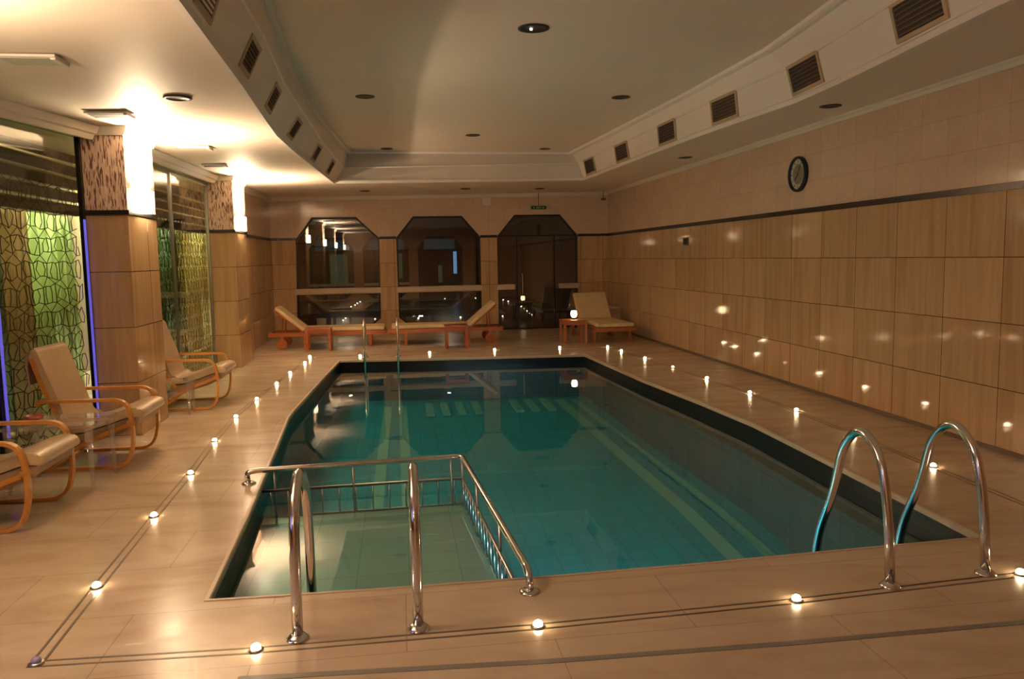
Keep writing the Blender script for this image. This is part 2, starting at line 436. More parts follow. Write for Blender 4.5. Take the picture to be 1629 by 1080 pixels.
# inlay lines of the deck and grey drain channel
RING = [(-1.46,3.19),(-1.50,3.95),(-1.55,5.04),(-1.59,6.04),(-1.66,7.14),(-1.70,8.23),(-1.67,9.26),(-1.62,10.42),(-1.57,11.39),(-1.50,12.5),(-1.49,13.15),
        (-.68,13.1),(.45,13.18),(1.55,13.3),(2.67,13.28),(3.47,13.12),(3.54,12.51),(3.62,11.48),(3.70,10.4),(3.76,9.38),(3.82,8.27),(3.82,7.22),(3.79,6.17),(3.75,5.08),(3.72,4.0),(3.70,3.30),
        (2.89,3.27),(1.71,3.19),(.53,3.15),(-.62,3.15)]
for nm, o in (('trim_9', .022), ('trim_10', -.022)):
    bm = BM(); sweep(bm, RING, [(o-.006,-.003),(o-.006,.0012),(o+.006,.0012),(o+.006,-.003)], closed=True); struct(nm, bm, 'inlay')
bm = BM(); sweep(bm, [(-.65,2.935),(.51,2.86),(1.5,2.83),(2.53,2.83),(4.48,2.9)], [(-.017,-.01),(-.017,.002),(.017,.002),(.017,-.01)]); struct('trim_11', bm, 'drain')

# right wall ------------------------------------------------------
bm = BM(); box(bm, (XR,YF,0), (XR+.15,YB+.3,ZT)); struct('wall_right', bm, 'trav_y')
bm = BM(); box(bm, (XR,YF,ZT), (XR+.15,YB+.3,3.1)); struct('wall_right_upper', bm, 'cer_y')
bm = BM(); box(bm, (XR-.012,YF,ZT-.028), (XR+.01,YB,ZT+.028)); struct('trim_12', bm, 'darkstrip')
bm = BM(); sweep(bm, [(XR,YF),(XR,YB)], [(0,2.87),(.02,2.87),(.035,2.90),(.05,2.91),(.07,2.95),(0,2.98)]); struct('trim_13', bm, 'cornice')
bm = BM(); box(bm, (XR-.012,YF,0), (XR+.01,YB,.035)); struct('baseboard_right', bm, 'inlay')

# far wall with three octagonal openings ---------------------------
def octwin(x0, x1, zb, chx, ztop, zbot):
    return [(x0,zb),(x0+chx,zbot),(x1-chx,zbot),(x1,zb),(x1,ZT),(x1-chx,ztop),(x0+chx,ztop),(x0,ZT)]
W1 = [(-2.14,.33),(-1.78,.04),(-.78,.04),(-.42,.33),(-.40,ZT),(-.86,2.45),(-1.76,2.45),(-2.10,ZT)]
W2 = [(-.04,.33),(.30,.04),(1.36,.04),(1.72,.33),(1.72,ZT),(1.34,2.45),(.31,2.45),(-.05,ZT)]
D3 = [(2.08,0),(2.08,ZT),(2.46,2.46),(3.46,2.46),(3.84,ZT),(3.84,0)]
def arch_wall(prefix, Y, th, mlow, mup, ypos=1, fx=lambda x: x):
    y0, y1 = Y, Y+th*ypos
    # lower part, below the dark strip
    low = [(-2.85,0),(2.08,0),(2.08,ZT),(1.72,ZT),(1.72,.33),(1.36,.04),(.30,.04),(-.04,.33),(-.05,ZT),(-.40,ZT),(-.42,.33),(-.78,.04),(-1.78,.04),(-2.14,.33),(-2.10,ZT),(-2.85,ZT)]
    bm = BM(); slab(bm, [low], lambda x,z:(fx(x),y0,z), lambda x,z:(fx(x),y1,z))
    slab(bm, [[(3.84,0),(XR+.1,0),(XR+.1,ZT),(3.84,ZT)]], lambda x,z:(fx(x),y0,z), lambda x,z:(fx(x),y1,z))
    struct(prefix, bm, mlow)
    up = [(-2.85,ZT),(-2.10,ZT),(-1.76,2.45),(-.86,2.45),(-.40,ZT),(-.05,ZT),(.31,2.45),(1.34,2.45),(1.72,ZT),(2.08,ZT),(2.46,2.46),(3.46,2.46),(3.84,ZT),(XR+.1,ZT),(XR+.1,3.1),(-2.85,3.1)]
    bm = BM(); slab(bm, [up], lambda x,z:(fx(x),y0,z), lambda x,z:(fx(x),y1,z)); struct(prefix+'_upper', bm, mup)
arch_wall('wall_back', YB, .22, 'trav_x', 'cer_x')
bm = BM()
for a, b in ((-2.75,-2.10),(-.40,-.05),(1.72,2.08),(3.84,XR)): box(bm, (a,YB-.012,ZT-.025), (b,YB+.01,ZT+.025))
struct('trim_14', bm, 'darkstrip')
bm = BM(); sweep(bm, [(XR,YB),(-2.75,YB)], [(0,-.07),(.02,-.07),(.035,-.04),(.05,-.03),(.07,.01),(0,.04)], zf=zs); struct('trim_15', bm, 'cornice')
# windows
def frame_loop(bm, poly, y0, y1, w=.035, closed=True):
    pts = poly
    c = Vector((sum(p[0] for p in pts)/len(pts), sum(p[1] for p in pts)/len(pts)))
    inn = []
    for x, z in pts:
        d = Vector((x,z))-c; s = 1-w/d.length*1.15; inn.append((c.x+d.x*s, c.y+d.y*s))
    slab(bm, [pts, inn], lambda x,z:(x,y0,z), lambda x,z:(x,y1,z))
def bar_profile(): return
for i, (poly, nm) in enumerate(((W1,'window_1'),(W2,'window_2'))):
    bm = BM(); frame_loop(bm, poly, YB+.10, YB+.15); wo = struct(nm, bm, 'darkmetal')
    bm = BM(); fill(bm, [poly], lambda x,z:(x,YB+.125,z)); g = link('glass_pane', bm, 'darkglass', wo)
    bm = BM(); xa, xb = poly[0][0], poly[3][0]
    sweep(bm, [(xb+.02,YB+.02),(xa-.02,YB+.02)], [(-.10,.86),(.03,.86),(.045,.885),(.045,.955),(.03,.98),(-.10,.98)])
    link('stone_crossbar', bm, 'coping', wo)
bm = BM(); frame_loop(bm, [(x, z+.001) for x, z in D3], YB+.10, YB+.15, .03); dr = struct('door_1', bm, 'darkmetal')
bm = BM(); box(bm, (2.50,YB+.09,0),(2.53,YB+.15,2.02)); box(bm, (3.32,YB+.09,0),(3.35,YB+.15,2.02)); box(bm, (2.10,YB+.09,2.0),(3.82,YB+.15,2.03))
link('door_post', bm, 'darkmetal', dr)
bm = BM(); fill(bm, [D3], lambda x,z:(x,YB+.125,z)); link('glass_pane', bm, 'darkglass', dr)
bm = BM()
for a, b in ((2.07,2.45),(3.42,3.85)): box(bm, (a,YB-.02,.87),(b,YB+.10,.98), .01)
link('stone_crossbar', bm, 'coping', dr)
bm = BM(); tube(bm, smoothpath([(2.62,YB+.09,.75),(2.62,YB+.05,.77),(2.62,YB+.05,1.18),(2.62,YB+.09,1.2)], .03), .012); link('door_handle', bm, 'steel', dr)
# dim hall beyond the dark glass, closed by a second arcade
YH = 31.5
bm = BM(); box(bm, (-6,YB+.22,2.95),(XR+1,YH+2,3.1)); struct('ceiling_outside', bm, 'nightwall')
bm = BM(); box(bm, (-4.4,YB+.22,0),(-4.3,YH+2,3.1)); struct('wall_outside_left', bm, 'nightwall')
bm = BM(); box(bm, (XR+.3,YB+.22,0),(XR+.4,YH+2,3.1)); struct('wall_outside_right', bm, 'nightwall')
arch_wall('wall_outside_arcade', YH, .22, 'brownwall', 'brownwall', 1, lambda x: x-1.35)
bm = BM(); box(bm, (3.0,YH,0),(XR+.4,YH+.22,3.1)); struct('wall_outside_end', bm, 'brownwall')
bm = BM(); box(bm, (-4.4,YH+1.9,0),(XR+.4,YH+2,3.1)); struct('wall_outside', bm, 'black')  # black backdrop: the darkness behind the arches put into its colour
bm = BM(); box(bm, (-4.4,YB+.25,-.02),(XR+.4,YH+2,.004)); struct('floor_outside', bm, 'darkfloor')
bm = BM(); box(bm, (-3.5,YH+.05,.56),(.70,YH+.12,.66)); struct('trim_43', bm, 'nightbar')
q = 3
for x0, x1, z0, z1, mt_ in ((-3.3,-1.95,1.95,2.36,'tealpane'),(-1.2,.2,1.95,2.36,'tealpane'),(1.0,2.25,1.95,2.36,'tealpane'),(-2.75,-2.05,.62,1.8,'greenpane'),
                          (-.10,.12,.8,1.8,'greenpane'),(2.18,2.32,.95,1.85,'bluepane'),(1.55,1.72,.6,1.3,'greenpane')):
    bm = BM(); box(bm, (x0,YH+.9,z0),(x1,YH+.94,z1)); struct('window_%d' % (20+q), bm, mt_); q += 1  # plain glowing panes behind the arcade openings
bm = BM(); box(bm, (-4.8,YF-.2,0),(XR+.1,YF,ZT)); struct('wall_front', bm, 'trav_x')
bm = BM(); box(bm, (-4.8,YF-.2,ZT),(XR+.1,YF,3.1)); struct('wall_front_upper', bm, 'cer_x')

# ceiling ---------------------------------------------------------
bm = BM()
CO = [(-3.9,YF-.3),(XR+.1,YF-.3),(XR+.1,YB+.1)]+[(-3.9,YB+.1)]
# soffit: add extra points so that the slight fall of the soffit is followed
lo = []
for i in range(4):
    a, b = CO[i], CO[(i+1)%4]
    for k in range(8): lo.append((a[0]+(b[0]-a[0])*k/8, a[1]+(b[1]-a[1])*k/8))
fill(bm, [lo, OUT], lambda x, y: (x, y, zs(x,y))); struct('ceiling', bm, 'ceiling')
bm = BM(); fill(bm, [INN], lambda x, y: (x, y, ZI)); struct('ceiling_recess', bm, 'ceiling')
bm = BM(); n = len(OUT)
A = [bm.verts.new((x,y,zs(x,y))) for x, y in OUT]
B = [bm.verts.new((*MX(i, o), ZM(i[0]))) for o, i in zip(OUT, INN)]
C = [bm.verts.new((x,y,ZI)) for x, y in INN]
for i in range(n):
    j = (i+1) % n
    bm.faces.new((A[i],A[j],B[j],B[i])); bm.faces.new((B[i],B[j],C[j],C[i]))
struct('ceiling_band', bm, 'band')
bm = BM(); sweep(bm, OUT, [(.03,-.012),(-.014,-.012),(-.02,.03),(-.005,.05),(.03,.05)], closed=True, zf=zs); struct('trim_17', bm, 'band')
bm = BM(); sweep(bm, INN, [(.03,ZI+.01),(-.05,ZI+.005),(-.04,ZI-.03),(-.01,ZI-.045),(.03,ZI-.045)], closed=True); struct('trim_18', bm, 'band')
MID = [MX(i, o) for o, i in zip(OUT, INN)]
bm = BM(); sweep(bm, MID, [(.01,-.008),(-.012,-.004),(-.014,.01),(.0,.02)], closed=True, zf=lambda x, y: ZM(x)); struct('trim_19', bm, 'band')

# left side: columns, glass bays -----------------------------------
def column(idx, y0, y1, x1=XL, x0=-2.76):
    bm = BM(); box(bm, (x0,y0,0),(x1,y1,ZT), .008)
    c = link('column', bm, 'trav_y')
    bm = BM(); box(bm, (x0+.001,y0+.001,ZT),(x1-.001,y1-.001,2.82)); link('mosaic_facing', bm, 'mosaic', c)
    bm = BM(); sweep(bm, [(x0,y0),(x0,y1),(x1,y1),(x1,y0)], [(0,ZT-.02),(.012,ZT-.02),(.012,ZT+.02),(0,ZT+.02)], closed=True); link('dark_border', bm, 'darkstrip', c)
    bm = BM(); zt = zs(x1,(y0+y1)/2)
    sweep(bm, [(x0,y0),(x0,y1),(x1,y1),(x1,y0)], [(0,zt-.07),(.012,zt-.07),(.03,zt-.03),(.05,zt+.02),(0,zt+.02)], closed=True); link('cornice', bm, 'cornice', c)
    c['kind'] = 'structure'
    c['label'] = ['travertine column at the near end of the glass wall','travertine column with stone mosaic top behind the second armchair','travertine column with stone mosaic top beyond the third armchair','travertine column behind the camera'][idx]
    return c
cols = [(2.95,3.8),(7.5,8.33),(12.1,13.02),(-1.65,-.8)]
for i, (a, b) in enumerate(cols): column(i, a, b)
# closed wall from the last column to the far wall
bm = BM(); box(bm, (-2.9,13.02,0),(-2.60,YB+.1,ZT)); struct('wall_left', bm, 'trav_y')
bm = BM(); box(bm, (-2.9,13.02,ZT),(-2.60,YB+.1,3.0)); struct('wall_left_upper', bm, 'cer_y')
bm = BM(); box(bm, (-2.61,13.02,ZT-.022),(-2.588,YB,ZT+.022)); struct('trim_20', bm, 'darkstrip')
bm = BM(); sweep(bm, [(-2.60,YB),(-2.60,13.02)], [(0,-.07),(.02,-.07),(.035,-.04),(.05,-.03),(.07,.01),(0,.04)], zf=zs); struct('trim_21', bm, 'cornice')
G1a, G1b = Vector((-2.70,7.5)), Vector((-3.30,3.8))
BAYS = [((-2.74,7.5),(-3.42,3.8)), ((-2.74,12.1),(-2.74,8.33)), ((-3.30,2.95),(-3.30,-.8)), ((-3.30,-1.65),(-3.30,YF+.02))]
k = 22
for i, (a, b) in enumerate(BAYS):
    a, b = Vector(a), Vector(b); d = (b-a).normalized(); Ln = (b-a).length
    ang = math.atan2(d.y, d.x)
    mt = Matrix.Translation((a.x,a.y,0)) @ Matrix.Rotation(ang, 4, 'Z')
    bm = BM()
    box(bm, (0,-.03,0),(Ln,.03,.06), 0, 0, mt); box(bm, (0,-.03,2.66),(Ln,.03,2.72), 0, 0, mt)
    sp = [0, 1.24, 2.5, Ln-.04] if i != 1 else [0, 1.85, Ln-.04]
    for s in sp: box(bm, (s,-.02,.06),(s+.035,.02,2.66), 0, 0, mt)
    fr = struct('window_%d' % (6+i), bm, 'steel' if i == 1 else 'darkmetal')
    bm = BM(); box(bm, (.01,-.004,.05),(Ln-.01,.004,2.67), 0, 0, mt); link('glass_pane', bm, 'sideglass', fr)
    # header beam and cornice above the glazing
    bm = BM(); box(bm, (-.02,-.12,2.71),(Ln+.02,.10,3.0), 0, 0, mt); struct('trim_%d' % k, bm, 'cornice'); k += 1
    bm = BM(); sweep(bm, [a, b], [(.10,-.10),(.13,-.10),(.15,-.06),(.17,-.05),(.20,.01),(.10,.03)], zf=zs)
    struct('trim_%d' % k, bm, 'cornice'); k += 1
    # wire lattice just behind the glass
    if i < 2:
        bm = BM(); cw, chh = (.17,.27) if i == 0 else (.14,.22); rr = .0036
        rows = int(2.6/chh)+1; nc = int(Ln/cw)+1
        rnd = random.Random(i)
        def P(u, z): return mt @ Vector((u, -.035, z))
        def seg(p, q):
            if min(p[0],q[0]) < .02 or max(p[0],q[0]) > Ln-.02 or min(p[1],q[1]) < .07 or max(p[1],q[1]) > 2.65: return
            A_, B_ = P(*p), P(*q); tube(bm, [A_, B_], rr, 4, cap=False)
        J = {}
        def jp(u, z):
            kk = (round(u,3), round(z,3))
            if kk not in J: J[kk] = (u+rnd.uniform(-.018,.018), z+rnd.uniform(-.024,.024))
            return J[kk]
        for r in range(rows+1):
            for c in range(nc+1):
                u = c*cw+(r%2)*cw/2; z = .1+r*chh*.75
                hx = [jp(u+cw/2*sx_, z+chh/4*sz_) for sx_, sz_ in ((-1,-1),(0,-2),(1,-1),(1,1),(0,2),(-1,1))]
                for q in range(6): seg(hx[q], hx[(q+1)%6])
                star = [jp(u+cw*.30*math.cos(t*PI/3), z+chh*.26*math.sin(t*PI/3)) for t in range(6)]
                for q in range(6):
                    seg(star[q], star[(q+1)%6])
                for q, s_ in ((0,4),(2,5),(3,1),(5,2)): seg(hx[q], star[s_])
        lt = link('lattice_screen', bm, 'lattice')
        tag(lt, ['black wire star lattice in the glass bay left of the nearer column','black wire star lattice in the glass bay between the two columns'][i], 'screen')
# blue light tubes at the panel edges
def bluetube(pt, z0, z1, label, r=.011, mt='blueled'):
    bm = BM(); tube(bm, [(0,0,z0),(0,0,z1)], r, 8)
    o = link('light_tube', bm, mt, loc=(pt[0],pt[1],0)); tag(o, label, 'light', 'blue light tubes on the glass panel edges'); return o
bluetube((-2.715,7.44), .1, 1.95, 'blue light tube beside the nearer travertine column')
bluetube((-2.925,6.27), .28, 1.75, 'blue light tube on the panel joint near the left photo edge')
t = thing('added_blue_box', 'unseen blue lit box added left of the camera for the glints on the rails', 'light', (-3.22,1.45,0))  # unseen blue source, added for the violet glints on the chrome rails
bm = BM(); box(bm, (-.03,-.62,0),(.03,.62,1.85), .008); link('panel_frame', bm, 'darkmetal', t)
bm = BM(); box(bm, (.028,-.56,.75),(.036,.56,1.78), .003); link('glow_face', bm, 'bluebright', t)
# passage behind the glass
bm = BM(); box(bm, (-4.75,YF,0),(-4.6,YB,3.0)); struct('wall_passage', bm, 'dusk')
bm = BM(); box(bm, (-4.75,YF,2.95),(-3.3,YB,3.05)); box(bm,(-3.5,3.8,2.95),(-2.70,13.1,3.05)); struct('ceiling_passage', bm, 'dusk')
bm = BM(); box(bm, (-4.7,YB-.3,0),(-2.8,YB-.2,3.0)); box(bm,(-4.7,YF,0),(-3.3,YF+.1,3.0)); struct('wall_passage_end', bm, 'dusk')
def curtain(y0, y1, mat, label, zt=2.09, x=-3.62, seed=0):
    bm = BM(); N = int((y1-y0)/.02); rnd = random.Random(seed); ph = rnd.uniform(0,6)
    top, bot = [], []
    for q in range(N+1):
        y = y0+(y1-y0)*q/N
        off = .035*math.sin(y*30+ph)+.015*math.sin(y*71+ph*2)
        top.append(bm.verts.new((x+off*.7,y,zt))); bot.append(bm.verts.new((x+off*1.3,y,.03)))
    for q in range(N): bm.faces.new((top[q],top[q+1],bot[q+1],bot[q]))
    o = link('curtain', bm, mat, smooth=True)
    s = o.modifiers.new('thick','SOLIDIFY'); s.thickness = .004
    return tag(o, label, 'curtain', 'curtains behind the glass wall')
curtain(5.6,7.85,'curt_grey','dull sage curtain at the left photo edge behind the lattice',seed=1)
curtain(7.87,8.42,'curt_orange','narrow ochre curtain between sage and bright green curtains',seed=2)
curtain(8.44,9.5,'curt_green','bright green curtain left of the nearer column',seed=3)
curtain(11.6,13.6,'curt_grey','dull sage curtain just beyond the nearer column',seed=4)
curtain(13.62,16.2,'curt_olive','olive curtain left of the farther column',seed=5)
def blind(y0, y1, label):
    bm = BM()
    for q, (z0, z1) in enumerate(((2.10,2.22),(2.25,2.36),(2.39,2.50),(2.53,2.64),(2.68,2.9))): box(bm, (-3.60,y0,z0),(-3.55,y1,z1), .004)
    o = link('slatted_blind', bm, 'board'); tag(o, label, 'blind', 'slatted board blinds above the curtains'); return o
blind(5.4,9.6,'dark board blind above the green curtain')
blind(11.4,16.3,'dark board blind above the olive curtain')

# ------------------------------------------------------------------ wall lamps
def sconce(i, y0, y1):
    yc = (y0+y1)/2
    t = thing('wall_sconce', ['lit wall lamp on the column at the left photo edge','lit frosted wall lamp on the nearer travertine column','lit frosted wall lamp on the farther travertine column','lit wall lamp on the column behind the camera'][i], 'lamp', (XL,yc,2.035), 0, 'frosted wall lamps on the columns')
    hw = .26
    bm = BM()
    n = 14; outer_ = [(.075*math.sin(PI*q/n), -hw*math.cos(PI*q/n)) for q in range(n+1)]
    for z0, z1 in ((0,.20),):
        A = [bm.verts.new((.004+x,y,z0)) for x, y in outer_]; B = [bm.verts.new((.004+x*1.05,y*1.02,z1)) for x, y in outer_]
        for q in range(n): bm.faces.new((A[q],A[q+1],B[q+1],B[q]))
        bm.faces.new(A)
    link('lamp_shade', bm, 'shade', t)
    bm = BM(); box(bm, (0,-.2,.03),(.012,.2,.17)); link('back_plate', bm, 'steel', t)
    ld = bpy.data.lights.new('sconce_lamp', 'AREA'); ld.shape = 'RECTANGLE'; ld.size = .10; ld.size_y = .40
    ld.energy = UP*(.8,1,1,.25)[i]; ld.color = WARM; ld.spread = math.radians(165)
    lo_ = bpy.data.objects.new('sconce_uplight', ld); COL.objects.link(lo_); lo_.parent = t
    lo_.location = (.065,0,.215); lo_.rotation_euler = (PI,0,0)
    return t
WARM = (1,.76,.50)
UP = 92
for i, (a, b) in enumerate(cols): sconce(i, a, b)

# unseen lamps added behind the glass to light the curtains and hall arcade
def added_lamp(x, y, z, e, c):
    t = thing('added_lamp', 'unseen hooded lamp added under the ceiling behind the glass', 'lamp', (x,y,z), 0, 'unseen lamps added behind the glass')
    bm = BM(); lathe(bm, [(.05,.102),(.06,.02),(.055,.02),(.001,.03)], 16); link('lamp_housing', bm, 'darkmetal', t, True)
    ld = bpy.data.lights.new('lamp','AREA'); ld.shape = 'DISK'; ld.size = .1; ld.energy = e; ld.color = c; ld.spread = math.radians(170)
    o = bpy.data.objects.new('lamp', ld); COL.objects.link(o); o.parent = t; o.location = (0,0,.015)
for x, y, z, e, c in ((-4.1,8.9,2.85,75,(1,.88,.56)),(-4.1,7.2,2.85,34,(1,.86,.5)),(1.6,27.5,2.85,70,(1,.72,.45)),(-1.8,27.5,2.85,70,(1,.72,.45)),(-4.1,12.9,2.85,110,(1,.86,.52)),(-4.1,15.0,2.85,150,(1,.86,.52))):
    added_lamp(x, y, z, e, c)

# underwater pool lights on the near and side walls of the pool
def poollight(loc, rot, e, label):
    t = thing('pool_light', label, 'light', loc, 0, 'round underwater pool lights')
    t.rotation_euler = rot
    bm = BM(); lathe(bm, [(.11,0),(.11,.012),(.085,.02),(.085,.012)], 24); link('light_ring', bm, 'chrome', t)
    bm = BM(); lathe(bm, [(.08,.004),(.06,.014),(.001,.018)], 24); link('lens', bm, 'bulb', t)
    ld = bpy.data.lights.new('pool_lamp','AREA'); ld.shape='DISK'; ld.size=.16; ld.energy=e; ld.color=(.68,.95,1); ld.spread=math.radians(130)
    o = bpy.data.objects.new('pool_lamp', ld); COL.objects.link(o); o.parent = t; o.location=(0,0,.035); o.rotation_euler=(PI,0,0)
poollight((.75,3.69,-.60),(-PI/2-.1,0,0),16,'round underwater light under the near pool edge')

# ------------------------------------------------------------------ deck lights
def make_deck_light():
    t = thing('deck_light', '', 'light', group='small dome lights in the deck')
    bm = BM(); lathe(bm, [(.029,0),(.030,.004),(.024,.009),(.018,.009)], 20); link('light_ring', bm, 'steel', t, True)
    bm = BM(); lathe(bm, [(.0195,.005),(.020,.012),(.017,.021),(.010,.027),(.001,.029)], 16); link('lens', bm, 'led', t, True)
    return t
proto = make_deck_light()
LL = [(-1.50,3.93),(-1.55,5.01),(-1.58,6.00),(-1.65,7.09),(-1.68,8.16),(-1.65,9.17),(-1.60,10.31),(-1.56,11.26),(-1.48,12.33),(-1.49,13.10)]
LB = [(-.68,12.98),(.45,13.10),(1.55,13.22),(2.67,13.20)]
LR = [(3.75,5.08),(3.79,6.15),(3.82,7.20),(3.82,8.25),(3.76,9.35),(3.69,10.40),(3.62,11.44),(3.54,12.45),(3.47,13.05)]
LN = [(-.62,3.15),(.53,3.15),(1.71,3.19),(2.89,3.27)]
lights = []
for i, p in enumerate(LL): lights.append((p, 'small lit deck light left of the pool, %s from the near end' % ORD[i]))
for i, p in enumerate(LB): lights.append((p, 'small lit deck light along the far pool edge, %s from the left' % ORD[i]))
for i, p in enumerate(LR): lights.append((p, 'small lit deck light right of the pool, %s from the near end' % ORD[i]))
for i, p in enumerate(LN): lights.append((p, 'small lit deck light along the near deck line, %s from the left' % ORD[i]))
for i, (p, lb) in enumerate(lights):
    o = proto if i == 0 else copy_tree(proto, lb)
    o['label'] = lb; o.location = (p[0],p[1],0)
    if p == (3.69,10.40):
        ln = [c for c in o.children if c.name.startswith('lens')][0]; ln.data = ln.data.copy(); ln.data.materials[0] = M['leddim']
o = copy_tree(proto, 'unlit deck light with a painted violet reflection at the near left corner of the deck line', (-1.46,3.19,0))
ln = [c for c in o.children if c.name.startswith('lens')][0]; ln.data = ln.data.copy(); ln.data.materials[0] = M['ledoff']

# ------------------------------------------------------------------ chrome pool rails
def flange(bm, x, y, z=0, r=.048):
    lathe(bm, [(r,0),(r,.006),(r*.8,.014),(.03,.022),(.02,.024)], 24, (x,y,z))
def handrail(x, yz, label, r=.0225):
    t = thing('pool_handrail', label, 'handrail', (x,yz[0][0],0), 0, 'chrome pool handrails')
    y0 = yz[0][0]
    bm = BM(); tube(bm, smoothpath([(0,y-y0,z) for y, z in yz], .16, 8), r, 16); link('rail_tube', bm, 'chrome', t, True)
    bm = BM(); flange(bm, 0, 0); link('base_flange', bm, 'chrome', t, True)
    return t
LA = [(3.22,.0),(3.235,.30),(3.27,.54),(3.47,.66),(3.68,.52),(3.735,.30),(3.745,-.26)]
handrail(-.465, LA, 'chrome looped handrail at the near left pool edge')
handrail(.03, [(a,b) for a, b in LA], 'chrome looped handrail right of the first one at the near pool edge')
LC = [(3.26,0),(3.29,.34),(3.36,.60),(3.53,.70),(3.68,.58),(3.76,.30),(3.92,.0),(3.95,-.6)]
handrail(2.21, LC, 'left chrome rail of the ladder at the near right pool corner')
handrail(2.735, [(a+.045,b) for a, b in LC], 'right chrome rail of the ladder at the near right pool corner')
LF = [(12.78,0),(12.76,.40),(12.70,.60),(12.50,.66),(12.32,.55),(12.28,.30),(12.27,-.26)]
handrail(-.575, LF, 'left chrome rail of the ladder at the far pool edge', .018)
handrail(-.065, LF, 'right chrome rail of the ladder at the far pool edge', .018)
# ladder treads (submerged) for the near right ladder
# guard rail around the shallow shelf
t = thing('pool_guard_rail', 'low chrome guard rail fencing off the shallow corner of the pool', 'railing', (.41,5.73,WATER))
def gr(p): return (p[0]-.41, p[1]-5.73, p[2]-WATER)
bm = BM(); tube(bm, [gr(p) for p in smoothpath([(-1.10,5.645,.0),(-1.115,5.65,.085),(-1.0,5.665,.088),(.41,5.73,.095),(.55,3.56,.095),(.552,3.505,.06),(.552,3.50,.0)], .045, 6)], .019, 14); link('top_rail', bm, 'chrome', t, True)
for x, y in ((-1.10,5.645),(.552,3.50)):
    bm = BM(); lathe(bm, [(.05,.0),(.05,.006),(.035,.014),(.02,.016)], 24, gr((x,y,0)))
    link('base_flange', bm, 'chrome', t, True)
bm = BM(); tube(bm, [gr(p) for p in ((-1.02,5.68,-.07),(.41,5.73,-.07),(.53,3.62,-.07))], .011, 10); link('middle_rail', bm, 'steel', t, True)
bm = BM(); tube(bm, [gr(p) for p in ((-1.02,5.68,-.262),(.41,5.73,-.262),(.53,3.62,-.262))], .009, 8); link('bottom_rail', bm, 'steel', t, True)
bal = []
for q in range(12):
    s = (q+.5)/12; bal.append((-1.02+1.43*s, 5.68+.05*s))
for q in range(18):
    s = (q+.5)/18; bal.append((.41+.12*s, 5.73-2.11*s))
first = None
for x, y in bal:
    if first is None:
        bm = BM(); tube(bm, [(0,0,-.26-WATER),(0,0,-.07-WATER)], .006, 8); first = link('baluster', bm, 'steel', t, True); o = first
    else:
        o = first.copy(); COL.objects.link(o); o.parent = t
    o.location = (x-.41, y-5.73, 0)
for x, y in ((-.93,5.685),(-.38,5.70),(.33,5.727),(.41,5.70),(.45,5.0),(.50,4.2)):
    bm = BM(); tube(bm, [(0,0,-.26-WATER),(0,0,.09-WATER)], .009, 8); o = link('post', bm, 'steel', t, True); o.location = (x-.41,y-5.73,0)

